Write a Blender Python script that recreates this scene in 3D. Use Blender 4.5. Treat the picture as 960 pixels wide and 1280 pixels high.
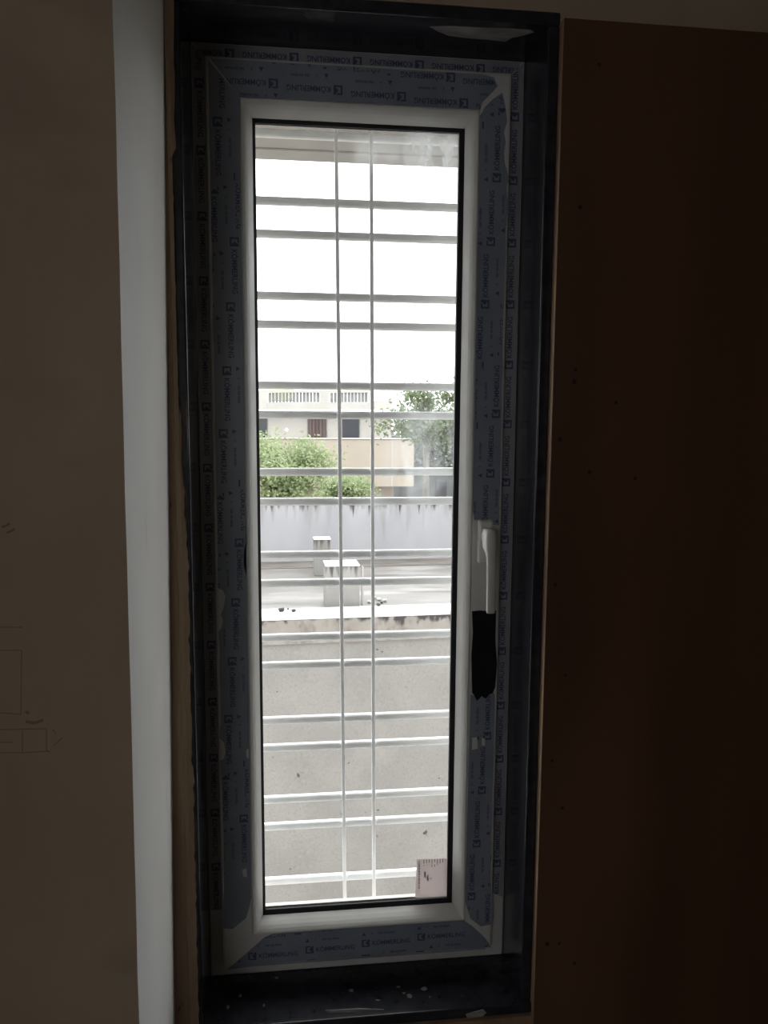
import bpy, bmesh, math, random
from mathutils import Vector, Matrix, noise
random.seed(7)
sc = bpy.context.scene
C = sc.collection
for o in list(bpy.data.objects): bpy.data.objects.remove(o)

# ------------------------------------------------------------------ camera
CAM = Vector((.0701, -1.12, .7852)); FPX = 964.1
YAW, PIT, ROL = .1158, .1161, .0056
fw = Vector((math.sin(YAW)*math.cos(PIT), math.cos(YAW)*math.cos(PIT), -math.sin(PIT)))
r0 = Vector((math.cos(YAW), -math.sin(YAW), 0)); u0 = r0.cross(fw)
rt = r0*math.cos(ROL)+u0*math.sin(ROL); up = u0*math.cos(ROL)-r0*math.sin(ROL)
cd = bpy.data.cameras.new('camera'); cam = bpy.data.objects.new('camera', cd); C.objects.link(cam)
cam.matrix_world = Matrix(((rt.x, up.x, -fw.x, CAM.x), (rt.y, up.y, -fw.y, CAM.y), (rt.z, up.z, -fw.z, CAM.z), (0, 0, 0, 1)))
cd.lens = FPX/1280*36; cd.sensor_width = 36; cd.clip_start = .02; cd.clip_end = 500
sc.camera = cam

def P(px, py, axis, val):
    """photo pixel -> point on the plane axis = val"""
    d = rt*((px-480)/FPX) - up*((py-640)/FPX) + fw
    return CAM + d*((val-CAM[axis])/d[axis])

# ------------------------------------------------------------------ sky and light
w = bpy.data.worlds.new('overcast_sky'); sc.world = w; w.use_nodes = True
nt = w.node_tree; nt.nodes.clear()
out = nt.nodes.new('ShaderNodeOutputWorld'); bg = nt.nodes.new('ShaderNodeBackground')
tc = nt.nodes.new('ShaderNodeTexCoord'); sp = nt.nodes.new('ShaderNodeSeparateXYZ'); rp = nt.nodes.new('ShaderNodeValToRGB')
nt.links.new(tc.outputs['Generated'], sp.inputs[0]); nt.links.new(sp.outputs['Z'], rp.inputs[0])
rp.color_ramp.elements[0].position = 0; rp.color_ramp.elements[0].color = (.66, .67, .69, 1)
rp.color_ramp.elements[1].position = 1; rp.color_ramp.elements[1].color = (1, 1, 1, 1)
nt.links.new(rp.outputs[0], bg.inputs[0]); bg.inputs[1].default_value = 4.0
nt.links.new(bg.outputs[0], out.inputs[0])
# the phone's torch beside its lens: its reflections show in the glass and the polished granite
ld = bpy.data.lights.new('phone_torch', 'POINT'); ld.energy = .34; ld.shadow_soft_size = .004; ld.color = (1, .86, .68)
lo = bpy.data.objects.new('phone_torch', ld); C.objects.link(lo); lo.location = CAM - rt*.023 - up*.024

vs = sc.view_settings; vs.view_transform = 'Standard'; vs.look = 'None'; vs.gamma = 1; vs.exposure = .5
vs.use_curve_mapping = False
sc.cycles.use_denoising = True; sc.cycles.max_bounces = 10; sc.cycles.transparent_max_bounces = 24
sc.cycles.caustics_reflective = False; sc.cycles.caustics_refractive = False

# ------------------------------------------------------------------ materials
def lin(c): return tuple(((x/255+.055)/1.055)**2.4 if x > 10 else x/255/12.92 for x in c)+(1,)
def mat(name, c1, c2=None, rough=.6, scale=8, stretch=(1, 1, 1), spec=.5, bump=0, bscale=60, detail=4, lo=.35, hi=.65, coat=0):
    m = bpy.data.materials.new(name); m.use_nodes = True; n = m.node_tree.nodes; L = m.node_tree.links
    b = n['Principled BSDF']; b.inputs['Roughness'].default_value = rough; b.inputs['Specular IOR Level'].default_value = spec
    b.inputs['Coat Weight'].default_value = coat
    b.inputs['Base Color'].default_value = (*c1, 1)
    if c2 or bump:
        t = n.new('ShaderNodeTexCoord'); mp = n.new('ShaderNodeMapping'); mp.inputs['Scale'].default_value = stretch
        L.new(t.outputs['Object'], mp.inputs[0])
    if c2:
        x = n.new('ShaderNodeTexNoise'); x.inputs['Scale'].default_value = scale; x.inputs['Detail'].default_value = detail
        r = n.new('ShaderNodeValToRGB'); r.color_ramp.elements[0].color = (*c1, 1); r.color_ramp.elements[1].color = (*c2, 1)
        r.color_ramp.elements[0].position = lo; r.color_ramp.elements[1].position = hi
        L.new(mp.outputs[0], x.inputs[0]); L.new(x.outputs[0], r.inputs[0]); L.new(r.outputs[0], b.inputs['Base Color'])
    if bump:
        x2 = n.new('ShaderNodeTexNoise'); x2.inputs['Scale'].default_value = bscale; x2.inputs['Detail'].default_value = 5
        bp = n.new('ShaderNodeBump'); bp.inputs['Strength'].default_value = bump; bp.inputs['Distance'].default_value = .003
        L.new(mp.outputs[0], x2.inputs[0]); L.new(x2.outputs[0], bp.inputs['Height']); L.new(bp.outputs[0], b.inputs['Normal'])
    return m

def layer(m, c, scale, stretch, lo, hi, zmask=None, detail=6, amount=1.0):
    """a second noise-shaped stain or painted reflection laid over a material; zmask = (z where it is full, z where it ends)"""
    n = m.node_tree.nodes; L = m.node_tree.links; b = n['Principled BSDF']
    src = b.inputs['Base Color'].links[0].from_socket if b.inputs['Base Color'].links else None
    t = n.new('ShaderNodeTexCoord'); mp = n.new('ShaderNodeMapping'); mp.inputs['Scale'].default_value = stretch
    x = n.new('ShaderNodeTexNoise'); x.inputs['Scale'].default_value = scale; x.inputs['Detail'].default_value = detail
    L.new(t.outputs['Object'], mp.inputs[0]); L.new(mp.outputs[0], x.inputs[0])
    mr = n.new('ShaderNodeMapRange'); mr.inputs[1].default_value = lo; mr.inputs[2].default_value = hi; mr.inputs[4].default_value = amount
    fac = x.outputs[0]
    if zmask:
        s = n.new('ShaderNodeSeparateXYZ'); L.new(t.outputs['Object'], s.inputs[0])
        zr = n.new('ShaderNodeMapRange'); zr.inputs[1].default_value = zmask[1]; zr.inputs[2].default_value = zmask[0]
        zr.inputs[3].default_value = -.35; zr.inputs[4].default_value = .10
        L.new(s.outputs['Z'], zr.inputs[0])
        a = n.new('ShaderNodeMath'); a.operation = 'ADD'; L.new(x.outputs[0], a.inputs[0]); L.new(zr.outputs[0], a.inputs[1]); fac = a.outputs[0]
    L.new(fac, mr.inputs[0])
    mx = n.new('ShaderNodeMix'); mx.data_type = 'RGBA'; L.new(mr.outputs[0], mx.inputs[0])
    if src: L.new(src, mx.inputs[6])
    else: mx.inputs[6].default_value = b.inputs['Base Color'].default_value
    mx.inputs[7].default_value = (*c, 1); L.new(mx.outputs[2], b.inputs['Base Color'])
    return m

M = {}
M['upvc'] = mat('white_upvc', (.67, .665, .645), (.62, .615, .595), .38, 20, spec=.4)
M['film'] = mat('blue_film', (.26, .298, .365), (.21, .243, .30), .33, 14, spec=.5, bump=.12, bscale=22)
M['film_grey'] = mat('grey_film', (.35, .36, .39), (.27, .28, .31), .3, 18, spec=.5, bump=.1, bscale=25)
M['print'] = mat('blue_print', (.07, .08, .16), None, .45)
M['print_faint'] = mat('faint_print', (.14, .165, .245), None, .45)
M['black_film'] = mat('black_tape', (.008, .008, .010), (.014, .015, .018), .3, 30, spec=.35, bump=.4, bscale=40)
M['gasket'] = mat('black_rubber', (.012, .012, .016), None, .6, spec=.3)
M['granite'] = layer(mat('black_granite', (.017, .018, .026), (.028, .029, .038), .19, 60, spec=.5, bump=.02, bscale=15), (.16, .15, .14), 9, (1, 1, .5), .66, .78, amount=.55)
M['plaster_brown'] = layer(mat('brown_plaster', (.56, .43, .30), (.38, .28, .19), .85, 30, (1, 1, .06), bump=.5, bscale=90), (.10, .07, .05), 55, (1, 1, .5), .68, .74)
M['smear'] = mat('pale_smear', (.32, .30, .285), (.18, .17, .165), .8, 60, (.4, 1, 1), bump=.3)
M['beige'] = layer(mat('beige_wall', (.42, .335, .245), (.36, .28, .20), .8, 5, (1, 1, .5), bump=.12, bscale=50), (.27, .20, .14), 4, (1, 1, 2.2), .58, .75, amount=.6)
M['white_wall'] = layer(mat('white_plaster', (.74, .73, .71), (.66, .65, .63), .7, 7, (1, 1, .5), bump=.1, bscale=40), (.47, .43, .39), 14, (1, 1, .35), .66, .76, amount=.5)
M['pencil'] = mat('pencil', (.21, .165, .12), None, .8)
M['panel'] = layer(mat('brown_laminate', (0.128, 0.060, 0.033), (0.093, 0.045, 0.026), .42, 7, (1, 1, .15), spec=.4, bump=.03, bscale=30), (0.180, 0.098, 0.053), 3, (1, 1, .4), .55, .75, amount=.6)
M['panel_edge'] = mat('raw_board_edge', (.34, .22, .14), (.24, .15, .095), .8, 40, (1, 1, .2))
M['nail'] = mat('nail', (.012, .009, .008), None, .6)
M['grey_floor'] = mat('grey_floor', (.32, .29, .25), (.26, .24, .21), .7, 6)
M['ceiling'] = mat('ceiling_white', (.62, .59, .54), None, .8)
M['out_white'] = mat('outer_white', (.72, .71, .69), (.62, .61, .59), .8, 6)
M['soffit'] = layer(mat('soffit_concrete', (0.303, 0.297, 0.286), (0.259, 0.253, 0.248), .85, 9, bump=.2), (0.198, 0.193, 0.187), 5, (1, 1, 1), .55, .7, amount=.7)
M['bar'] = mat('white_bar_paint', (.86, .87, .88), (.80, .81, .82), .35, 30, spec=.5)
M['facade'] = layer(layer(layer(mat('pale_plaster', (0.172, 0.162, 0.149), (0.149, 0.140, 0.130), .9, 2.2, bump=.4, bscale=20), (0.107, 0.099, 0.089), 42, (1, 1, 1), .50, .70, amount=.5, detail=4),
                    (0.205, 0.194, 0.181), 30, (1, 1, 1), .56, .70, amount=.35, detail=4), (0.033, 0.030, 0.028), 7.5, (1, 1, 1.3), .715, .745, detail=3)
M['band'] = layer(layer(mat('stained_plaster', (0.186, 0.170, 0.152), (0.150, 0.135, 0.119), .9, 5, (1, 1, .6), bump=.4, bscale=14), (0.099, 0.083, 0.071), 9, (1, 1, .5), .5, .66, amount=.8),
                  (0.028, 0.024, 0.022), 7, (1, 1, .6), .53, .63, zmask=(-1.31, -1.60), detail=9)
M['coping'] = layer(mat('sky_white_coping', (0.560, 0.553, 0.539), (0.504, 0.497, 0.483), .6, 5, bump=.3, bscale=10), (0.245, 0.231, 0.217), 5, (1, 1, 1), .66, .72)  # pale cement; sky reflection on the wet top is put into its white
M['roof'] = layer(layer(mat('roof_cement', (.155, .146, .137), (.105, .098, .091), .4, 2.2, (.45, 1, 1), bump=.25, bscale=7), (.20, .194, .186), 2.4, (.35, 1.3, 1), .52, .64, detail=8),
                  (.055, .050, .046), 2.6, (.28, 1.6, 1), .58, .68, amount=.85, detail=8)  # pale streaks paint the wet roof's reflections into the colour
M['rear'] = layer(layer(mat('lilac_wall', (.275, .275, .286), (.235, .235, .247), .9, 2.5, (1, 1, .4), bump=.1), (.165, .155, .15), 3.0, (3.0, 1, .14), .50, .68, zmask=(-.38, -1.5), detail=7, amount=.7),
                  (.035, .031, .029), 3.0, (4.5, 1, .22), .49, .62, zmask=(-.38, -.82), detail=8)
M['gutter'] = mat('dark_gutter', (.075, .065, .058), (.12, .106, .096), .9, 6, (.5, 1, 1))
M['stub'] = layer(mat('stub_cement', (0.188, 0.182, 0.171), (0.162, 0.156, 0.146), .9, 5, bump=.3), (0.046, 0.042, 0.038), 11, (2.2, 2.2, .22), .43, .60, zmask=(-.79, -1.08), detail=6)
M['stub_lit_top'] = mat('stub_lit_top', (0.640, 0.632, 0.616), (0.576, 0.568, 0.552), .8, 12)  # paler than the stub: sky light on the tops put into the colour
M['rust'] = mat('rusty_pipe', (.24, .22, .21), None, .7)
M['stone'] = mat('rubble', (.30, .28, .26), (.5, .48, .46), .9, 20)
M['stone_dark'] = mat('dark_rubble', (.03, .028, .026), None, .9)
M['house_white'] = mat('far_white', (0.362, 0.350, 0.327), (0.327, 0.315, 0.292), .9, .8)
M['house_tan'] = layer(mat('far_tan', (0.310, 0.274, 0.230), (0.282, 0.247, 0.207), .9, .7, (1, 1, .4)), (0.230, 0.201, 0.172), 1.4, (1.2, 1, .25), .60, .75, amount=.6)
M['house_rail'] = mat('far_rail', (0.181, 0.186, 0.181), (0.130, 0.134, 0.134), .8, 3)
M['curtain'] = mat('far_curtain', (.115, .087, .083), (.085, .062, .060), .8, 9, (1, 1, .1))
M['dark_pane'] = mat('far_dark_pane', (0.032, 0.035, 0.043), None, .25)
M['house_grey'] = mat('far_grey', (0.108, 0.114, 0.117), (0.082, 0.086, 0.089), .9, 1)
M['tank'] = mat('far_tank', (.62, .65, .42), None, .6)
M['leaf_light'] = mat('leaf_light', (.20, .255, .125), (.30, .35, .20), .6, 1.8)  # paled green: haze put into the leaf colour
M['leaf_mid'] = mat('leaf_mid', (.115, .15, .085), (.19, .23, .13), .6, 1.5)
M['leaf_grey'] = mat('leaf_grey', (.18, .205, .17), (.25, .275, .235), .7, 1.2)  # greyed green: haze over the farther tree painted as leaf colour
M['bark'] = mat('bark', (.13, .115, .095), (.09, .08, .07), .9, 6)
M['ground'] = mat('ground_soil', (.30, .27, .23), (.22, .20, .17), .9, 1)
M['paper'] = mat('label_paper', (.66, .60, .58), (.60, .55, .54), .8, 60)
pn_ = M['paper'].node_tree; tl_ = pn_.nodes.new('ShaderNodeBsdfTranslucent'); tl_.inputs[0].default_value = (.62, .57, .56, 1); mx_ = pn_.nodes.new('ShaderNodeMixShader'); mx_.inputs[0].default_value = .7
pn_.links.new(pn_.nodes['Principled BSDF'].outputs[0], mx_.inputs[1]); pn_.links.new(tl_.outputs[0], mx_.inputs[2]); pn_.links.new(mx_.outputs[0], pn_.nodes['Material Output'].inputs[0])
M['ink'] = mat('label_ink', (.09, .085, .075), None, .8)
M['ink_purple'] = mat('label_stamp', (.40, .35, .42), None, .8)

def leafy(m):
    t = m.node_tree; b = t.nodes['Principled BSDF']; tl = t.nodes.new('ShaderNodeBsdfTranslucent'); mx = t.nodes.new('ShaderNodeMixShader'); mx.inputs[0].default_value = .45
    t.links.new(b.inputs['Base Color'].links[0].from_socket, tl.inputs[0]); t.links.new(b.outputs[0], mx.inputs[1]); t.links.new(tl.outputs[0], mx.inputs[2])
    t.links.new(mx.outputs[0], t.nodes['Material Output'].inputs[0])
for k in ('leaf_light', 'leaf_mid', 'leaf_grey'): leafy(M[k])

def glass_mat():
    m = bpy.data.materials.new('window_glass'); m.use_nodes = True; n = m.node_tree.nodes; L = m.node_tree.links; n.clear()
    o = n.new('ShaderNodeOutputMaterial'); tr = n.new('ShaderNodeBsdfTransparent'); gl = n.new('ShaderNodeBsdfGlossy')
    tr.inputs[0].default_value = (.975, .985, .98, 1); gl.inputs['Roughness'].default_value = .0
    lw = n.new('ShaderNodeLayerWeight'); pw = n.new('ShaderNodeMath'); pw.operation = 'POWER'; pw.inputs[1].default_value = 5
    ma = n.new('ShaderNodeMath'); ma.operation = 'MULTIPLY_ADD'; ma.inputs[1].default_value = .95; ma.inputs[2].default_value = .035
    L.new(lw.outputs['Facing'], pw.inputs[0]); L.new(pw.outputs[0], ma.inputs[0])
    m1 = n.new('ShaderNodeMixShader'); L.new(ma.outputs[0], m1.inputs[0]); L.new(tr.outputs[0], m1.inputs[1]); L.new(gl.outputs[0], m1.inputs[2])
    # pale patches on the pane: dirt smudges in the top right corner, a haze at mid height on the right
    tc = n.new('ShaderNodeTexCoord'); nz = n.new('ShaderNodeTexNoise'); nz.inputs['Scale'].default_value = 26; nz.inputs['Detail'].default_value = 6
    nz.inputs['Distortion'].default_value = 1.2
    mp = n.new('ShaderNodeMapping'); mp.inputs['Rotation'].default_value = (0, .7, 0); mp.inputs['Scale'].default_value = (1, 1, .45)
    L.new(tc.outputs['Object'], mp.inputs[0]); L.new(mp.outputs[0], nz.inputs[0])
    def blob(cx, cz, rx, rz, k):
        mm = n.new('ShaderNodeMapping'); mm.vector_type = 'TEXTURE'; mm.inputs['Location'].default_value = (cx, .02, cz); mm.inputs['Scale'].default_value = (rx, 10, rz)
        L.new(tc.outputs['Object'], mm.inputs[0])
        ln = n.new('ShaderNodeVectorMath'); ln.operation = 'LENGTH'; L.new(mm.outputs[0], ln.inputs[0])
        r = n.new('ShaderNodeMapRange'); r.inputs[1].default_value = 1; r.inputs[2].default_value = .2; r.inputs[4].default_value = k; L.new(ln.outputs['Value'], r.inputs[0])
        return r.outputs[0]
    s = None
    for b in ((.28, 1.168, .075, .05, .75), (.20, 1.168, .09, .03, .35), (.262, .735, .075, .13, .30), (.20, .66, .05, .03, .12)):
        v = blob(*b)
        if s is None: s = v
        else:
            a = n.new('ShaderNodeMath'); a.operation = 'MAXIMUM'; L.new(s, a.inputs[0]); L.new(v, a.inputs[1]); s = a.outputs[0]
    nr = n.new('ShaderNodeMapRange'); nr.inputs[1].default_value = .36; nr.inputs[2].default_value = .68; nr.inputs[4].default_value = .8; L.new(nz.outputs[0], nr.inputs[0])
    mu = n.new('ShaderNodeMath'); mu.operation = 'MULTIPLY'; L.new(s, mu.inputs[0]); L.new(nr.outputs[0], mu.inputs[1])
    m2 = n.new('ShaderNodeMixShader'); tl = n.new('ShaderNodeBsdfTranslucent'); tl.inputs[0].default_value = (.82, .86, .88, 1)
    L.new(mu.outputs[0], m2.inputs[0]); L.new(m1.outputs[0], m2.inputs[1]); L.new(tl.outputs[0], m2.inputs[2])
    L.new(m2.outputs[0], o.inputs[0]); return m
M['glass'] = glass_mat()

# ------------------------------------------------------------------ helpers
def obj(name, verts, faces, m, parent=None, bevel=0, smooth=False, seg=2):
    me = bpy.data.meshes.new(name); me.from_pydata([tuple(v) for v in verts], [], faces)
    bm = bmesh.new(); bm.from_mesh(me); bmesh.ops.recalc_face_normals(bm, faces=bm.faces); bm.to_mesh(me); bm.free()
    ms = m if isinstance(m, (list, tuple)) else [m]
    for k in ms: me.materials.append(M[k])
    o = bpy.data.objects.new(name, me); C.objects.link(o)
    if parent is not None:
        o.parent = parent; o.matrix_parent_inverse = parent_inv[parent.name]
    parent_inv[o.name] = Matrix()
    if bevel:
        b = o.modifiers.new('bevel', 'BEVEL'); b.width = bevel; b.segments = seg; b.limit_method = 'ANGLE'; b.angle_limit = .6
    if smooth:
        for p in me.polygons: p.use_smooth = True
    return o
parent_inv = {}
def tag(o, label=None, cat=None, group=None, kind=None):
    for k, v in (('label', label), ('category', cat), ('group', group), ('kind', kind)):
        if v: o[k] = v
    return o
def empty(name, loc):
    o = bpy.data.objects.new(name, None); C.objects.link(o); o.location = loc; o.empty_display_size = .1
    parent_inv[o.name] = Matrix.Translation(-Vector(loc)); return o
BOXF = [(0, 1, 3, 2), (4, 6, 7, 5), (0, 4, 5, 1), (2, 3, 7, 6), (0, 2, 6, 4), (1, 5, 7, 3)]
class MB:
    def __init__(s): s.v = []; s.f = []
    def add(s, v, f):
        k = len(s.v); s.v += [Vector(a) for a in v]; s.f += [tuple(i+k for i in q) for q in f]; return s
    def box(s, x0, x1, y0, y1, z0, z1):
        return s.add([(x, y, z) for x in (x0, x1) for y in (y0, y1) for z in (z0, z1)], BOXF)
    def hexa(s, bottom, top):   # two quads of points
        return s.add(list(bottom)+list(top), [(3, 2, 1, 0), (4, 5, 6, 7)]+[(i, (i+1) % 4, 4+(i+1) % 4, 4+i) for i in range(4)])
    def sheet(s, pts, back):    # polygon extruded by the vector back
        n = len(pts); b = Vector(back); pts = [Vector(p) for p in pts]
        return s.add(pts+[p+b for p in pts], [tuple(range(n)), tuple(range(2*n-1, n-1, -1))]+[(i, (i+1) % n, n+(i+1) % n, n+i) for i in range(n)])
    def tube(s, path, rad, sides=6):
        base = len(s.v); n = len(path)
        for i, p in enumerate(path):
            a = Vector(path[max(i-1, 0)]); b = Vector(path[min(i+1, n-1)]); d = (b-a).normalized()
            q = d.orthogonal().normalized(); t = d.cross(q); r = rad[i] if isinstance(rad, (list, tuple)) else rad
            s.v += [Vector(p)+(q*math.cos(k*2*math.pi/sides)+t*math.sin(k*2*math.pi/sides))*r for k in range(sides)]
        for i in range(n-1):
            for k in range(sides):
                s.f.append((base+i*sides+k, base+i*sides+(k+1) % sides, base+(i+1)*sides+(k+1) % sides, base+(i+1)*sides+k))
        s.f.append(tuple(base+k for k in range(sides))); s.f.append(tuple(base+(n-1)*sides+k for k in range(sides-1, -1, -1)))
        return s
    def build(s, name, m, parent=None, **k): return obj(name, s.v, s.f, m, parent, **k)
def box(name, m, x0, x1, y0, y1, z0, z1, parent=None, **k): return MB().box(x0, x1, y0, y1, z0, z1).build(name, m, parent, **k)

# ------------------------------------------------------------------ the room (x right, y outwards, z up; y = 0 is the sash face)
WY = -.08                                   # wall surface of the room
GX0, GX1, GZ0, GZ1 = -.067, .403, -.082, 1.300    # clear opening inside the granite
T = .016                                    # granite slab thickness
FL, CE = -.715, 2.15
m = MB()
hx0, hx1, hz0, hz1 = GX0-T, GX1+T, GZ0-T, GZ1+T
m.box(-2.4, hx0, WY, .15, FL, CE); m.box(hx1, 2.2, WY, .15, FL, CE); m.box(hx0, hx1, WY, .15, FL, hz0); m.box(hx0, hx1, WY, .15, hz1, CE)
tag(m.build('wall_front', 'beige'), 'beige plastered wall around the narrow window', 'wall', kind='structure')
m = MB(); a, b = .076, .1495                # outer reveal, lined white to bounce light onto the bars
m.box(hx0, GX0, a, b, hz0, hz1); m.box(GX1, hx1, a, b, hz0, hz1); m.box(GX0, GX1, a, b, hz0, GZ0+.034); m.box(GX0, GX1, a, b, GZ1-.004, hz1)
tag(m.build('trim_2', 'out_white'), 'outer reveal lined in white to bounce light onto the window bars', 'reveal', kind='structure')
# projecting wall on the left: beige towards the room, white return towards the window
nz_ = 40; v = []; f = []; zt, zb = CE, FL
for i in range(nz_+1):
    z = zb+(zt-zb)*i/nz_; lean = (.697-z)*.0075
    wob = .0012*noise.noise(Vector((0, 0, z*9)))+.0008*noise.noise(Vector((3, 0, z*31)))
    v += [(-2.4, WY, z), (-.0935-lean*2.0, WY, z), (-.0935-lean+wob, -.35, z), (-2.4, -.35, z)]
for i in range(nz_):
    for k in range(4): f.append((i*4+k, i*4+(k+1) % 4, i*4+4+(k+1) % 4, i*4+4+k))
f += [(0, 3, 2, 1), (nz_*4, nz_*4+1, nz_*4+2, nz_*4+3)]
wl = obj('wall_left', v, f, ['beige', 'white_wall'])
for p in wl.data.polygons:
    if p.normal.x > .8: p.material_index = 1
tag(wl, 'projecting beige wall at the left with a white return lit by the window', 'wall', kind='structure')
# pencil sketch on that wall
def pline(pts, wd=.0009):
    mb = MB(); q = [P(x, y, 1, -.3502) for x, y in pts]
    for a, b in zip(q[:-1], q[1:]):
        d = (b-a); n = Vector((-d.z, 0, d.x)).normalized()*wd/2
        mb.sheet([a-n, b-n, b+n, a+n], (0, .0004, 0))
    return mb.build('pencil_line', 'pencil', wl)
for pts in ([(0, 784), (28, 784)], [(0, 813), (27, 813), (26, 893), (0, 891)], [(-4, 912), (58, 911), (58, 938), (62, 940)], [(28, 913), (28, 941), (-4, 941)],
            [(28, 941), (60, 939)], [(-4, 928), (16, 928)], [(66, 912), (70, 917)], [(78, 922), (67, 932)]): pline(pts)
for pts in ([(32, 889), (36, 892)], [(32, 902), (44, 904), (54, 900)]): pline(pts, .003)
for px, py in ((8, 657), (14, 664)): pline([(px-6, py+2), (px, py), (px+4, py-3)], .0022)

BK = -3.6
tag(box('floor', 'grey_floor', -2.4, 2.2, BK, WY, FL-.1, FL), 'bare grey floor of the unfinished room', 'floor', kind='structure')
tag(box('ceiling', 'ceiling', -2.4, 2.2, BK, .15, CE, CE+.12), 'plain ceiling slab of the room', 'ceiling', kind='structure')
tag(box('wall_right', 'beige', 2.2, 2.35, BK, .15, FL, CE), 'beige side wall of the room', 'wall', kind='structure')
tag(box('wall_side', 'beige', -2.55, -2.4, BK, .15, FL, CE), 'beige wall closing the room at the far left', 'wall', kind='structure')
m = MB(); d0, d1, dz0, dz = -1.45, -.65, FL+1.2, FL+2.1   # unseen opening added behind the viewer, sized to let in fill light
m.box(-2.55, d0, BK-.15, BK, FL, CE); m.box(d1, 2.35, BK-.15, BK, FL, CE); m.box(d0, d1, BK-.15, BK, dz, CE); m.box(d0, d1, BK-.15, BK, FL, dz0)
tag(m.build('wall_back', 'beige'), 'beige rear wall of the room with an unseen opening added for fill light', 'wall', kind='structure')

# ------------------------------------------------------------------ granite surround
tr = tag(empty('trim_1', (.168, WY, GZ0)), 'polished black granite lining around the window opening', 'window surround', kind='structure')
e = .0757
box('jamb_slab', 'granite', hx0, GX0, WY-.0005, e, GZ0+.0003, GZ1-.0003, tr, bevel=.0024, seg=6)
box('jamb_slab', 'granite', GX1, hx1, WY-.0005, e, GZ0+.0003, GZ1-.0003, tr, bevel=.0024, seg=6)
box('head_slab', 'granite', hx0, hx1, WY-.0008, e, GZ1, GZ1+T, tr, bevel=.0024, seg=6)
box('sill_slab', 'granite', hx0, hx1, WY-.006, e, GZ0-T, GZ0, tr, bevel=.0024, seg=6)
# pale smear-shaped patch on the head soffit, flecks on the sill
def blobsheet(pts, axis, val, back, name, m, parent, jag=0):
    q = []
    for i, (x, y) in enumerate(pts):
        p = P(x, y, axis, val)
        if jag: p = p+Vector((random.uniform(-jag, jag), random.uniform(-jag, jag) if axis == 2 else 0, random.uniform(-jag, jag) if axis == 1 else 0))
        q.append(p)
    return MB().sheet(q, back).build(name, m, parent)
blobsheet([(537, 34), (560, 33), (600, 35), (640, 36), (664, 38), (668, 41), (655, 44), (640, 48), (632, 52), (610, 50), (580, 48), (560, 45), (548, 40)], 2, GZ1-.0006, (0, 0, .0009), 'pale_smear', 'smear', tr, .0012)
for cx, cy, rx, ry in ((512, 1245, 6, 4), (505, 1241, 2, 1.5), (530, 1236, 4, 3), (537, 1246, 2, 2), (498, 1233, 3, 2), (440, 1238, 4, 2), (300, 1245, 5, 3), (285, 1258, 4, 3), (330, 1256, 2, 2), (345, 1222, 3, 1.5), (472, 1250, 3, 1)):
    pts = [(cx+rx*random.uniform(.25, 1.2)*math.cos(k*math.pi/4), cy+ry*random.uniform(.25, 1.1)*math.sin(k*math.pi/4)) for k in range(8)]
    blobsheet(pts, 2, GZ0+.0006, (0, 0, -.0008), 'cement_fleck', 'smear', tr)
# ragged brown plaster closing the gap between the left return and the granite
pts = []
zz = [FL+.3+(CE-.35-FL-.3)*i/220 for i in range(221)]
for z in zz:
    g = noise.noise(Vector((0, 0, z*16)))*.0035+noise.noise(Vector((5, 0, z*70)))*.0022
    base = -.0725 if z < .62 else (-.0725-(z-.62)*.033 if z < .85 else (-.0800 if z < 1.12 else -.0745))
    pts.append((base+g, WY-.0035, z))
pts2 = [(-.112, WY-.0035, z) for z in reversed(zz)]
v = []; f = []
for i, z in enumerate(zz):
    x = pts[i][0]; b = .0008*noise.noise(Vector((7, 0, z*25)))
    v += [(-.112, WY-.005, z), (-.086, WY-.004+b, z), (-.0845, WY-.0062+b, z), (-.079, WY-.0058+b, z), (x, WY-.0025, z), (x, WY-.0002, z)]
for i in range(len(zz)-1):
    for k in range(5): f.append((i*6+k, i*6+k+1, i*6+7+k, i*6+6+k))
tag(obj('trim_3', v, f, 'plaster_brown'), 'ragged brown plaster strip beside the black granite on the left', 'plaster strip', kind='structure')
sb = box('trim_4', 'panel_edge', hx0-.004, P(686.5, 640, 1, WY-.0185).x-.0005, WY-.012, WY, GZ0-T-.05, GZ0-T-.0003, bevel=.001)
tag(sb, 'brown wooden batten under the granite sill', 'batten', kind='structure')
blobsheet([(582, 1268), (604, 1262), (608, 1266), (603, 1271), (584, 1273)], 1, WY-.0126, (0, .0009, 0), 'cement_fleck', 'smear', sb)
blobsheet([(407, 1263), (450, 1261), (480, 1262), (470, 1265), (410, 1266)], 1, WY-.0126, (0, .0009, 0), 'cement_fleck', 'smear', sb)

# ------------------------------------------------------------------ the window
win = tag(empty('window_1', (.166, .05, GZ0)), 'narrow white plastic casement window still wrapped in printed blue protective film', 'window', kind='structure')
def rectpt(R, k):     # R = (x0,x1,z0,z1); corners TL, TR, BR, BL
    return [(R[0], R[3]), (R[1], R[3]), (R[1], R[2]), (R[0], R[2])][k]
def members(name, prof, Ri, Ro, m, bevel=0, only=None, smooth=False):
    """four mitred lengths; prof = [(u, y)], u = 0 at rectangle Ri, 1 at Ro"""
    for k in range(4):
        v = []
        for c in (k, (k+1) % 4):
            a = rectpt(Ri, c); b = rectpt(Ro, c)
            v += [(a[0]+(b[0]-a[0])*u, y, a[1]+(b[1]-a[1])*u) for u, y in prof]
        n = len(prof)
        f = [tuple(range(n)), tuple(range(2*n-1, n-1, -1))]+[(i, (i+1) % n, n+(i+1) % n, n+i) for i in range(n)]
        obj(name, v, f, m, win, bevel=bevel, smooth=smooth)
GD = .031                                   # depth of the pane behind the sash face
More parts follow.
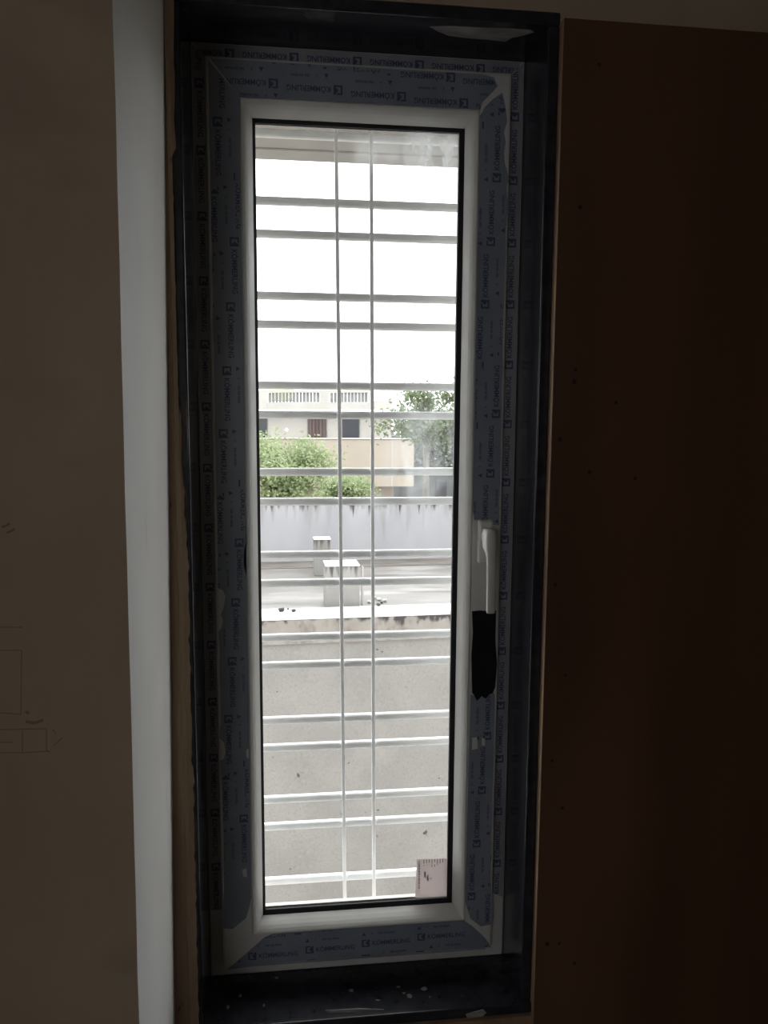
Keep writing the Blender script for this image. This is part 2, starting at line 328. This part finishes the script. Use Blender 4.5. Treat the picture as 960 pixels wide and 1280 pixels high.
def avg(tl, tr, bl, br, y):
    q = [P(a, b, 1, y) for a, b in (tl, tr, bl, br)]
    return ((q[0].x+q[2].x)/2, (q[1].x+q[3].x)/2, (q[2].z+q[3].z)/2, (q[0].z+q[1].z)/2)
R_glass = avg((321, 154), (573.5, 165.5), (330, 1135.5), (559.5, 1123.5), GD-.003)
R_gask = avg((317.5, 148), (580.5, 160), (326.5, 1143), (565.5, 1130), GD-.008)
R_bead = (0, .3326, 0, 1.2218)
R_sash = (-.046, .3785, -.0495, 1.2740)
R_frame = (GX0+.0006, GX1-.0006, GZ0+.0006, GZ1-.0006)
R_fin = (-.012, .345, -.012, 1.234)
members('frame_member', [(0, .0585), (.60, .0585), (.60, .022), (.96, .022), (1, .0235), (1, .0755), (0, .0755)], R_fin, R_frame, 'upvc')
members('sash_member', [(0, GD), (0, .002), (.02, 0), (.90, 0), (.965, .001), (1, .0045), (1, .058), (0, .058)], R_bead, R_sash, 'upvc')
R_lip = tuple(a+b for a, b in zip(R_glass, (-.0005, .0005, -.0008, .0008)))
members('sash_lip', [(0, GD+.0062), (0, GD+.008), (.7, .058), (1, .058), (1, GD+.0062)], R_lip, R_bead, 'upvc')
members('glazing_bead', [(0, GD-.0004), (0, GD-.008), (.06, GD-.0105), (.22, .0140), (.42, .0075), (.62, .0028), (.80, 0), (.93, -.0013), (1, -.0003), (1, GD-.0004)], R_gask, R_bead, 'upvc')
members('gasket', [(0, GD-.0002), (0, GD-.0035), (.5, GD-.0055), (1, GD-.0075), (1, GD-.0002)], R_glass, R_gask, 'gasket')
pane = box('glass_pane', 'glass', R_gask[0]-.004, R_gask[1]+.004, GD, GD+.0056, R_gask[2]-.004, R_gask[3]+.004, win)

# protective film: thin printed sheets on the sash and the frame
def font_mesh(body, size):
    cu = bpy.data.curves.new('lettering', 'FONT'); cu.body = body; cu.size = size; cu.resolution_u = 2; cu.offset = size*.022
    o = bpy.data.objects.new('lettering', cu); C.objects.link(o)
    dg = bpy.context.evaluated_depsgraph_get(); me = o.evaluated_get(dg).to_mesh()
    v = [(p.co.x, p.co.y) for p in me.vertices]; f = [tuple(p.vertices) for p in me.polygons]
    o.evaluated_get(dg).to_mesh_clear(); bpy.data.objects.remove(o); bpy.data.curves.remove(cu)
    mx = max(a for a, b in v); mn = min(a for a, b in v); return [(a-mn, b) for a, b in v], f, mx-mn
TV, TF, TWID = font_mesh('KÖMMERLING', .0105)
k = .060/TWID; TV = [(a*k, b) for a, b in TV]
def unit():
    """one repeat of the print: logo box, name, and the faint second line; coordinates (s along the text, t up)"""
    v, f = [], []; v2, f2 = [], []
    def q(V, F, pts): F.append(tuple(range(len(V), len(V)+len(pts)))); V.extend(pts)
    a = .0125                                           # logo: open square with a wedge
    q(v, f, [(0, 0), (.0027, 0), (.0027, a), (0, a)]); q(v, f, [(.0027, a-.0022), (a*.6, a-.0022), (a*.6, a), (.0027, a)]); q(v, f, [(.0027, 0), (a, 0), (a, .0024), (.0027, .0024)])
    q(v, f, [(a*.45, a*.5), (a*.8, a), (a, a), (a, .0024), (a*.8, .0024)])
    n = len(v); v += [(x+.0165, y+.0025) for x, y in TV]; f += [tuple(i+n for i in t) for t in TF]
    q(v, f, [(.019, -.0140), (.0255, -.0140), (.0222, -.0080)])
    for s0, s1 in ((.034, .036), (.045, .052), (.0535, .059), (.060, .071)): q(v2, f2, [(s0, -.0125), (s1, -.0125), (s1, -.009), (s0, -.009)])
    return v, f, v2, f2
UNIT = unit()
DIRS = {'L': (Vector((0, 0, -1)), Vector((1, 0, 0))), 'R': (Vector((0, 0, 1)), Vector((-1, 0, 0))),
        'T': (Vector((-1, 0, 0)), Vector((0, 0, -1))), 'B': (Vector((1, 0, 0)), Vector((0, 0, 1)))}
def inside(p, poly):
    c = False; n = len(poly)
    for i in range(n):
        a, b = poly[i], poly[i-1]
        if (a[1] > p[1]) != (b[1] > p[1]) and p[0] < (b[0]-a[0])*(p[1]-a[1])/(b[1]-a[1])+a[0]: c = not c
    return c
def film(poly, y, side, m, s0=0, t0=0, rows=True, step=.088, drift=-.0066, name='protective_film'):
    """poly: (x, z) outline on the plane y"""
    F = MB().sheet([(x, y-.0005, z) for x, z in poly], (0, .0004, 0)).build(name, m, win)
    sd, td = DIRS[side]; v, f, v2, f2 = UNIT
    org = Vector((sum(p[0] for p in poly)/len(poly), 0, sum(p[1] for p in poly)/len(poly)))
    org = Vector(((min(p[0] for p in poly)+max(p[0] for p in poly))/2, 0, (min(p[1] for p in poly)+max(p[1] for p in poly))/2))
    for nm, mm, V, FF in (('film_print', 'print', v, f), ('film_faint_print', 'print_faint', v2, f2)):
        mb = MB(); vv = []; ff = []
        for j in (range(-6, 7) if rows else (0,)):
            for i in range(-12, 13):
                s = s0+i*step-j*.019; t = t0+j*.033+(i*drift if rows else 0)
                if abs(t) > .06: continue
                pos = [org+sd*(s+a)+td*(t+b) for a, b in V]
                keep = [q for q in FF if all(inside((pos[h].x, pos[h].z), poly) for h in q)]
                if not keep: continue
                used = sorted({h for q in keep for h in q}); mp = {h: len(vv)+n for n, h in enumerate(used)}
                vv += [(pos[h].x, y-.0007, pos[h].z) for h in used]; ff += [tuple(mp[h] for h in q) for q in keep]
        if ff: obj(nm, vv, ff, mm, F)
    return F
def pix(pts, y=0): return [(lambda q: (q.x, q.z))(P(a, b, 1, y)) for a, b in pts]
def rag(a, b, n, amp):      # ragged line between two (x, z) points
    r = []
    for i in range(1, n):
        t = i/n; r.append((a[0]+(b[0]-a[0])*t+random.uniform(-amp, amp), a[1]+(b[1]-a[1])*t+random.uniform(-amp, amp)*.3))
    return r
xo, xi = R_sash[0]+.0048, -.0008
left = pix([(272, 735), (279, 738), (282, 746), (279, 762), (276, 768), (279, 776), (277, 784), (273, 790)])
left2 = pix([(274, 922), (280, 928), (282, 940), (280, 948), (275, 951)])
bot = pix([(276, 1160), (291, 1161), (308, 1147), (311, 1136)])
L_ = [(xo, 1.268)]+rag((xo, 1.268), (xo, .56), 26, .0005)+left+rag((xo, .47), (xo, .33), 8, .0005)+left2+rag((xo, .26), (xo, .06), 10, .0005)+bot
L_ += [(xi, .06), (xi, .61), (xi-.003, .60), (xi-.0035, .575), (xi, .565), (xi, 1.2225), (xi-.001, 1.2245)]
film(L_, 0, 'L', 'film', s0=-.56+.005, t0=-.012)
Tz0, Tz1 = 1.2226, 1.2692
T_ = [(xo+.003, Tz1), (xi, Tz0)]; T_ += [(.05, Tz0), (.2, Tz0), (.3335, Tz0)]
T_ += pix([(603, 128), (612, 119), (622, 108)]); T_ += [(.352, Tz1-.003), (.335, Tz1)]
film(list(reversed(T_)), 0, 'T', 'film', s0=.02, t0=.002, drift=-.004)
xr0, xr1 = .3334, R_sash[1]-.0045
U_ = [(xr0, 1.214)]+pix([(606, 134), (616, 124), (628, 116)])+pix([(632, 135), (634, 152), (630, 165), (632, 178), (630, 192), (631, 204), (634, 214), (636, 226), (633, 232), (634, 246), (637, 252)])
U_ += rag((xr1, 1.09), (xr1, .64), 16, .0006)+pix([(624, 657), (612, 655), (600, 649), (593, 650)])+[(xr0, .655)]
film(U_, 0, 'R', 'film', s0=.01, t0=.004)
D_ = pix([(588, 868), (600, 872), (618, 866)])+[(xr1, .36)]+rag((xr1, .36), (xr1, .04), 10, .0006)+pix([(617, 1146), (615, 1155), (601, 1158), (588, 1148)])+[(xr0, .03)]
film(D_, 0, 'R', 'film', s0=.03, t0=-.006)
B_ = pix([(284, 1212), (330, 1172)])+[(.03, -.0008), (.2, -.0008), (.332, -.0008)]+pix([(590, 1157), (606, 1172), (614, 1184)])+pix([(560, 1186), (440, 1194), (360, 1202)])
film(B_, 0, 'B', 'film', s0=.0, t0=-.006, drift=.004)
K_ = pix([(590, 764), (600, 763), (612, 764), (620, 763), (619, 800), (621, 830), (619, 858), (616, 866), (611, 868), (607, 873), (602, 870), (596, 876), (592, 868), (590, 866), (589, 820), (591, 790)])
MB().sheet([(x, -.0012, z) for x, z in K_], (0, .0011, 0)).build('black_tape', 'black_film', win)
# frame film
fo = R_frame; g = .0016
film([(fo[0]+g, fo[3]-g), (fo[0]+g, .03), (R_sash[0]-.0006, .03), (R_sash[0]-.0006, 1.28)], .022, 'L', 'film_grey', s0=-.5, t0=-.006, rows=False)
film([(fo[1]-g, fo[3]-g), (R_sash[1]+.0006, 1.28), (R_sash[1]+.0006, .03), (fo[1]-g, .02)], .022, 'R', 'film_grey', s0=.03, t0=-.006, rows=False)
film([(fo[0]+g+.002, fo[3]-g), (R_sash[0]+.002, R_sash[3]+.0006), (R_sash[1]-.002, R_sash[3]+.0006), (fo[1]-g-.002, fo[3]-g)], .022, 'T', 'film_grey', s0=.0, t0=-.006, rows=False)
film([(-.03, R_sash[2]-.0006), (R_sash[1]-.01, R_sash[2]-.0006), (R_sash[1]-.004, fo[2]+.012), (-.032, fo[2]+.012)], .022, 'B', 'film_grey', s0=.0, t0=-.006, rows=False)
# bare chips torn out of the film on the right and left
for pts in ([(590, 922), (596, 921), (597, 935), (590, 937)], [(602, 922), (606, 923), (606, 932), (602, 931)], [(303, 1087), (308, 1085), (309, 1096), (304, 1095)], [(308, 937), (311, 935), (311, 948), (308, 946)]):
    q = pix(pts); MB().sheet([(x, -.0013, z) for x, z in q], (0, .0012, 0)).build('film_tear', 'upvc', win)

# espagnolette handle: plate on the sash, neck, lever hanging down
hxc = .3520
hp = box('handle_plate', 'upvc', hxc-.0115, hxc+.0115, -.011, -.0002, .576, .642, win, bevel=.004, seg=3)
mb = MB()
def ring(cx, cy, z, wx, wy, n=10):
    return [(cx+wx*math.copysign(abs(math.cos(a))**.6, math.cos(a)), cy+wy*math.copysign(abs(math.sin(a))**.6, math.sin(a)), z) for a in (k*2*math.pi/n for k in range(n))]
prof = [(.6305, -.028, .0030, .008), (.630, -.030, .0075, .013), (.624, -.031, .0090, .0165), (.610, -.032, .0090, .0165), (.603, -.0335, .0088, .0145), (.597, -.038, .0070, .0095),
        (.590, -.042, .0064, .0060), (.578, -.0445, .0064, .0048), (.555, -.046, .0064, .0045), (.525, -.0465, .0064, .0045), (.511, -.0465, .0063, .0043), (.5095, -.0465, .0055, .0034)]
n = 12
for z, cy, wx, wy in prof: mb.v += [Vector(p) for p in ring(hxc, cy, z, wx, wy, n)]
for i in range(len(prof)-1):
    for k in range(n): mb.f.append((i*n+k, i*n+(k+1) % n, (i+1)*n+(k+1) % n, (i+1)*n+k))
mb.f += [tuple(range(n)), tuple(range(len(prof)*n-1, (len(prof)-1)*n-1, -1))]
mb.build('handle_lever', 'upvc', hp, smooth=True)
MB().tube([(hxc, -.0105, .617), (hxc, -.018, .617)], .0085, 14).build('handle_neck', 'upvc', hp, smooth=False)
# paper label on the glass
q = pix([(521, 1074), (560.5, 1073), (560, 1120), (519, 1122)], GD)
lab = MB().sheet([(x, GD-.0003, z) for x, z in q], (0, .0002, 0)).build('paper_label', 'paper', win)
lab['label'] = 'small pinkish paper label in the lower right corner of the pane'
mb = MB(); x0, z1 = q[0][0], q[0][1]
for i in range(20):
    zc = z1-.003-i*.0024; hgt = random.uniform(.0009, .002); mb.sheet([(x0+.0022, GD-.0005, zc), (x0+.0054+random.uniform(-.0006, .0006), GD-.0005, zc), (x0+.0054, GD-.0005, zc-hgt), (x0+.003, GD-.0005, zc-hgt)], (0, .0001, 0))
for i in range(8):
    xc = x0+.011+i*.0044
    for a, b in ((.0015, random.uniform(.006, .010)), (.0105, random.uniform(.011, .018))):
        if i > 5 and a > .01: continue
        mb.sheet([(xc, GD-.0005, z1-a), (xc+.0011, GD-.0005, z1-a), (xc+.0011, GD-.0005, z1-b), (xc, GD-.0005, z1-b)], (0, .0001, 0))
mb.build('label_print', 'ink', lab)
mb = MB()
for i, (a, b) in enumerate(((.010, .024), (.016, .030), (.021, .027))):
    mb.sheet([(x0+.012+i*.005, GD-.0005, z1-a-.012), (x0+.0145+i*.005, GD-.0005, z1-a-.012), (x0+.0145+i*.005, GD-.0005, z1-b-.008), (x0+.012+i*.005, GD-.0005, z1-b-.008)], (0, .0001, 0))
mb.build('label_stamp', 'ink_purple', lab)

# ------------------------------------------------------------------ brown board on the right of the window
BY = WY-.0185
pt = P(705, 22, 1, BY); pb = Vector((0, 0, -.42)); px0 = P(686.5, 640, 1, BY).x
pn = empty('wall_board', (px0, WY, pb.z)); tag(pn, 'dark brown board fixed to the wall at the right of the window', 'board')
xl, xr_ = px0, 1.5
m = MB(); m.hexa([(xl, WY-.0165, pb.z), (xr_, WY-.0165, pb.z), (xr_, WY-.0005, pb.z), (xl, WY-.0005, pb.z)], [(xl, WY-.0165, pt.z), (xr_, WY-.0165, pt.z-.004), (xr_, WY-.0005, pt.z-.004), (xl, WY-.0005, pt.z)])
m.build('core', 'panel_edge', pn, bevel=.0006)
m = MB(); m.hexa([(xl, BY, pb.z), (xr_, BY, pb.z), (xr_, WY-.0166, pb.z), (xl, WY-.0166, pb.z)], [(xl, BY, pt.z), (xr_, BY, pt.z-.004), (xr_, WY-.0166, pt.z-.004), (xl, WY-.0166, pt.z)])
m.build('face_sheet', 'panel', pn, bevel=.0005)
for px, py in ((749, 81), (725, 259), (719, 462), (718, 477), (770, 503), (700, 549), (737, 590), (794, 598), (694, 731), (707, 844), (690, 951), (703, 1010), (699, 1179), (684, 1180), (718, 1204)):
    c = P(px, py, 1, BY); n = 8; r = random.uniform(.0022, .0036)
    MB().sheet([(c.x+r*math.cos(k*math.pi/4), BY-.0004, c.z+r*math.sin(k*math.pi/4)) for k in range(n)], (0, .0003, 0)).build('nail_head', 'nail', pn)

# ------------------------------------------------------------------ grille and sunshade outside
GY = .185
gr = empty('window_grille', (.168, GY, -.045)); tag(gr, 'white painted security grille of paired horizontal bars behind the glass', 'grille')
gz = [(P(445, y, 1, GY-.006).z) for y in (170, 254, 295, 371.5, 407, 482.5, 519, 590, 627, 693, 728, 795.5, 830, 898, 932, 996, 1029.5, 1097)]
for x in (GX0-.02, GX1+.02):
    box('side_post', 'bar', x-.006, x+.006, .1502, GY-.0064, -.06, GZ1-.002, gr, bevel=.002)
for z in gz:
    box('bar', 'bar', GX0-.03, GX1+.03, GY-.0064, GY+.0064, z-.0066, z+.0066, gr, bevel=.005, seg=4)
for pxs in ((420, 425, 431), (464, 466, 467.5)):
    a = P(pxs[0], 165, 1, GY-.009); b = P(pxs[2], 1120, 1, GY-.009); d = (a-b)/(a.z-b.z)
    t, u = a+d*(GZ1-.0006-a.z), b+d*(-.08-b.z)
    r = .0030
    MB().hexa([(u.x-r, u.y-r, u.z), (u.x+r, u.y-r, u.z), (u.x+r, u.y+r, u.z), (u.x-r, u.y+r, u.z)], [(t.x-r, t.y-r, t.z), (t.x+r, t.y-r, t.z), (t.x+r, t.y+r, t.z), (t.x-r, t.y+r, t.z)]).build('rod', 'bar', gr, bevel=.0008)
sy = P(445, 205, 2, 1.302).y
ss = empty('window_sunshade', (.168, .15, 1.302)); tag(ss, 'concrete sunshade slab projecting over the window outside', 'sunshade', kind='structure')
box('slab', 'soffit', -.5, .85, .15, sy-.06, 1.306, 1.38, ss)
box('drip_edge', 'soffit', -.5, .85, sy-.06, sy, 1.302, 1.39, ss, bevel=.003)

# ------------------------------------------------------------------ the neighbouring flat roof
RZ = P(445, 770, 1, 6.88).z                 # level of its roof edge
A = P(327, 771, 2, RZ); B = P(562, 763, 2, RZ)
ux = (B-A); ux.z = 0; ux.normalize(); uy = Vector((-ux.y, ux.x, 0)); O = (A+B)/2
def W(s, d, z): return O+ux*s+uy*d+Vector((0, 0, z-O.z))
def hb(s0, s1, d0, d1, z0, z1):
    return MB().hexa([W(s0, d0, z0), W(s1, d0, z0), W(s1, d1, z0), W(s0, d1, z0)], [W(s0, d0, z1), W(s1, d0, z1), W(s1, d1, z1), W(s0, d1, z1)])
GRD = -7.2
nb = empty('neighbouring_house', W(0, 3, GRD)); tag(nb, 'neighbouring pale house with a flat wet roof seen across the gap', 'house')
S0, S1 = -5.5, 6.5
rear_d = 3.35
hb(S0, S1, .03, rear_d+.3, GRD, RZ-.31).build('facade', 'facade', nb)
hb(S0, S1, .0, rear_d+.3, RZ-.31, RZ-.05).build('slab_band', 'band', nb)
hb(S0, S1, .0, .34, RZ-.0498, RZ).build('coping', 'coping', nb, bevel=.012)
hb(S0, S1, .342, rear_d-.52, RZ-.0498, RZ-.03).build('roof_deck', 'roof', nb)
hb(S0, S1, rear_d-.518, rear_d-.002, RZ-.0498, RZ-.022).build('gutter_fillet', 'gutter', nb)
zt_rear = P(445, 625, 1, (W(0, rear_d, 0)).y).z
hb(S0, S1, rear_d, rear_d+.15, RZ-.0498, zt_rear).build('rear_parapet', 'rear', nb)
def stub(pl, pr, pbase, ptop, depth, name='column_stub'):
    a = P(pl, pbase, 2, RZ-.03); b = P(pr, pbase-.5, 2, RZ-.03)
    zt = P((pl+pr)/2, ptop, 1, a.y).z
    s0 = (a-O).dot(ux); s1 = (b-O).dot(ux); d = (a-O).dot(uy)
    o = hb(s0, s1, d, d+depth, RZ-.0298, zt-.01).build(name, 'stub', nb, bevel=.006)
    hb(s0-.003, s1+.003, d-.003, d+depth+.003, zt-.0098, zt).build('stub_lit_lid', 'stub_lit_top', o, bevel=.003)
    return o, s0, s1, d, zt
stub(393, 413.5, 720, 674, .23)
o2, s0, s1, d, zt = stub(407.5, 450, 760, 707, .34)
MB().tube([W(s1+.035, d+.03, RZ-.03), W(s1+.035, d+.03, zt-.02)], .014, 8).build('drain_pipe', 'rust', nb)
# rubble on the roof edge
def stone(px, py, r, dark, label):
    c = P(px, py, 2, RZ if py > 756 else RZ-.03); dd = (c-O).dot(uy)
    if py <= 756 and dd < .36+1.25*r: c = c+uy*(.36+1.25*r-dd)
    mb = MB(); mb.v = []
    for k in range(14):
        z = 1-2*(k+.5)/14; a = k*2.4; q = math.sqrt(1-z*z); s = random.uniform(.7, 1.15)
        mb.v.append(Vector((q*math.cos(a)*s, q*math.sin(a)*s, z*.55*s)))
    bm = bmesh.new(); vs_ = [bm.verts.new(p*r) for p in mb.v]; bmesh.ops.convex_hull(bm, input=vs_)
    mn = min(v_.co.z for v_ in bm.verts)
    vv = [v_.co+c-Vector((0, 0, mn)) for v_ in bm.verts]; bm.verts.index_update(); ff = [tuple(v_.index for v_ in f_.verts) for f_ in bm.faces]; bm.free()
    tag(obj('rubble_piece', vv, ff, 'stone_dark' if dark else 'stone'), label, 'rubble', 'rubble on the wet roof')
stone(352, 764.5, .042, True, 'dark rubble lump at the left end of the white roof edge')
stone(367, 764.5, .036, True, 'dark rubble lump right of the leftmost one on the white roof edge')
stone(360, 762, .016, True, 'tiny dark rubble crumb between the two lumps on the roof edge')
for px, py, r, dk, lb in ((467, 748.5, .035, 0, 'pale rubble piece farthest back in the small heap on the roof'), (461.5, 753.5, .028, 0, 'pale rubble piece nearest the foot of the thick stub'),
                      (474, 750.5, .034, 0, 'pale rubble piece behind the dark lumps on the roof'), (481, 752, .034, 0, 'rightmost pale rubble piece on the wet roof'),
                      (473, 757.5, .032, 1, 'larger dark lump on the white roof edge right of the rods'), (477, 754, .022, 1, 'smaller dark lump just behind the larger one on the roof')):
    stone(px, py, r, dk, lb)

# ------------------------------------------------------------------ far house
tag(box('ground', 'ground', -90, 130, .6, 160, GRD-.2, GRD), 'bare ground between the houses', 'ground', kind='structure')
FY = 38.0
fh = empty('far_house', (8, FY, GRD)); tag(fh, 'pale two-storey house with a tan balcony wall behind the green tree', 'house')
def fb(name, m, p0, p1, y0, y1, parent=None, zmin=None, **k):
    a = P(p0[0], p0[1], 1, y0); b = P(p1[0], p1[1], 1, y0)
    return MB().box(min(a.x, b.x), max(a.x, b.x), y0, y1, zmin if zmin is not None else min(a.z, b.z), max(a.z, b.z)).build(name, m, parent, **k)
fb('upper_storey', 'house_white', (250, 516), (489, 560), FY, FY+8, fh, zmin=GRD)
fb('roof_slab', 'house_white', (246, 512.5), (493, 516), FY-.5, FY+8.4, fh)
# parapet with two pierced bays
for a, b in ((250, 334), (400, 411.5), (461, 467)): fb('parapet_pier', 'house_white', (a, 487.5), (b, 512), FY, FY+.3, fh)
for a, b in ((334, 400), (411.5, 461)):
    fb('parapet_base', 'house_white', (a, 503), (b, 512), FY, FY+.3, fh); fb('parapet_cap', 'house_white', (a, 487.5), (b, 491), FY, FY+.3, fh)
    x = a+1.5
    while x < b-2: fb('baluster', 'house_rail', (x, 491), (x+3.7, 503), FY+.08, FY+.2, fh); x += 4.3
fb('parapet_low', 'house_white', (467, 501), (490, 512), FY, FY+.3, fh)
fb('water_tank', 'tank', (337, 482), (367, 500), FY+3, FY+5, fh)
for (a, b, m_) in ((385, 408, 'curtain'), (428, 449, 'dark_pane'), (322, 334, 'dark_pane')):
    o = fb('window', 'house_rail', (a-.7, 522), (b+.7, 549), FY-.04, FY+.1, fh); fb('pane', m_, (a+.3, 523), (b-.3, 548), FY-.07, FY-.035, o)
    if m_ == 'curtain':
        for q in range(5): fb('curtain_fold', 'curtain', (a+2+q*4.3, 524), (a+3.8+q*4.3, 547), FY-.13, FY-.065, o)
fb('lower_storey', 'house_tan', (250, 580), (492, 640), FY-3.4, FY-.05, fh, zmin=GRD)
fb('balcony_wall', 'house_tan', (368, 549), (517, 608), FY-5.0, FY-3.45, fh)
fb('balcony_wall', 'house_tan', (250, 549), (367.8, 608), FY-5.0, FY-3.45, fh)
fb('balcony_cap', 'house_white', (250, 547.8), (518, 549), FY-5.05, FY-3.4, fh)
fb('balcony_joint', 'house_white', (489.5, 550), (490.5, 608), FY-5.02, FY-4.99, fh)

gh = empty('low_grey_house', (18, 50, GRD)); tag(gh, 'low grey building behind the roof wall under the right tree', 'building')
GHY = 48.0
fb('wall', 'house_grey', (486, 592), (640, 640), GHY, GHY+4, gh, zmin=GRD)
fb('roof_slab', 'house_rail', (484, 589.5), (644, 593), GHY-.3, GHY+4.3, gh)
for a, b in ((545, 558), (566, 580)): fb('window', 'dark_pane', (a, 602), (b, 625), GHY-.06, GHY+.05, gh)

# ------------------------------------------------------------------ trees
def tree(name, label, base, top_z, crown, nleaf, lsize, mleaf, nbr, spread, rad=.14, seed=1, elong=1.6, clump=.35):
    rnd = random.Random(seed); t = empty(name, base); tag(t, label, 'tree', 'trees beyond the roof')
    base = Vector(base); cc, cr = Vector(crown[0]), crown[1]
    tk = MB(); mid = Vector((base.x+.4*(cc.x-base.x), base.y, cc.z-cr[2]*.75)); tk.tube([base, base.lerp(mid, .5)+Vector((.08, 0, 0)), mid], [rad, rad*.85, rad*.7], 8)
    tips = []; br = MB()
    for i in range(nbr):
        while True:
            q = Vector((rnd.uniform(-1, 1), rnd.uniform(-1, 1), rnd.uniform(-.9, 1)))
            if .3 < q.length < 1: break
        e = cc+Vector((q.x*cr[0], q.y*cr[1], q.z*cr[2])); m1 = mid.lerp(e, .5)+Vector((rnd.uniform(-.2, .2), rnd.uniform(-.2, .2), .18*cr[2]))
        br.tube([mid, m1, e], [rad*.45, rad*.25, rad*.08], 5); tips.append(e); tips.append(m1.lerp(e, .6))
        for _ in range(2):
            e2 = m1.lerp(e, rnd.uniform(.3, .8)); g_ = e2+Vector((rnd.gauss(0, .3)*cr[0], rnd.gauss(0, .3)*cr[1], rnd.gauss(0, .25)*cr[2]))
            br.tube([e2, g_], [rad*.12, rad*.05], 4); tips.append(g_)
    tk.build('trunk', 'bark', t); br.build('branches', 'bark', t)
    v, f = [], []
    for i in range(nleaf):
        c = rnd.choice(tips); p = c+Vector((rnd.gauss(0, clump)*cr[0], rnd.gauss(0, clump)*cr[1], rnd.gauss(0, clump)*cr[2]))
        a = Vector((rnd.gauss(0, 1), rnd.gauss(0, 1), rnd.gauss(0, .8))).normalized(); b = a.orthogonal().normalized()
        b = (Matrix.Rotation(rnd.uniform(0, 6.28), 3, a) @ b); s = lsize*rnd.uniform(.6, 1.3); n0 = len(v)
        v += [p-a*s*elong*.5, p+b*s*.5, p+a*s*elong*.5, p-b*s*.5]; f.append((n0, n0+1, n0+2, n0+3))
    o = obj('foliage', v, f, mleaf, t); o['kind'] = 'stuff'; return t
def at(px, py, y): return P(px, py, 1, y)
c = at(352, 592, 18.5); tree('feathery_tree', 'light green feathery tree rising behind the left of the roof wall', (c.x-.2, 18.5, GRD), 0, (c, (1.05, 1.2, .80)), 15000, .055, 'leaf_light', 22, 1, .10, 3, 2.2, .24)
c = at(428, 612, 23); tree('feathery_tree', 'lower light green tree top in front of the tan balcony wall', (c.x+.1, 23, GRD), 0, (c, (.85, 1.0, .42)), 6500, .055, 'leaf_light', 14, 1, .08, 5, 2.2, .24)
c = at(540, 520, 24); tree('broadleaf_tree', 'mid green open tree standing right of the tan balcony wall', (c.x-.3, 24, GRD), 0, (c, (1.25, 1.3, .95)), 5200, .085, 'leaf_mid', 16, 1, .13, 11, 1.7, .17)
c = at(556, 560, 57); tree('hazy_tree', 'greyish dense tree behind the open green tree at the right', (c.x, 57, GRD), 0, (c, (4.0, 2.4, 3.0)), 16000, .20, 'leaf_grey', 26, 1, .2, 13, 1.5, .22)
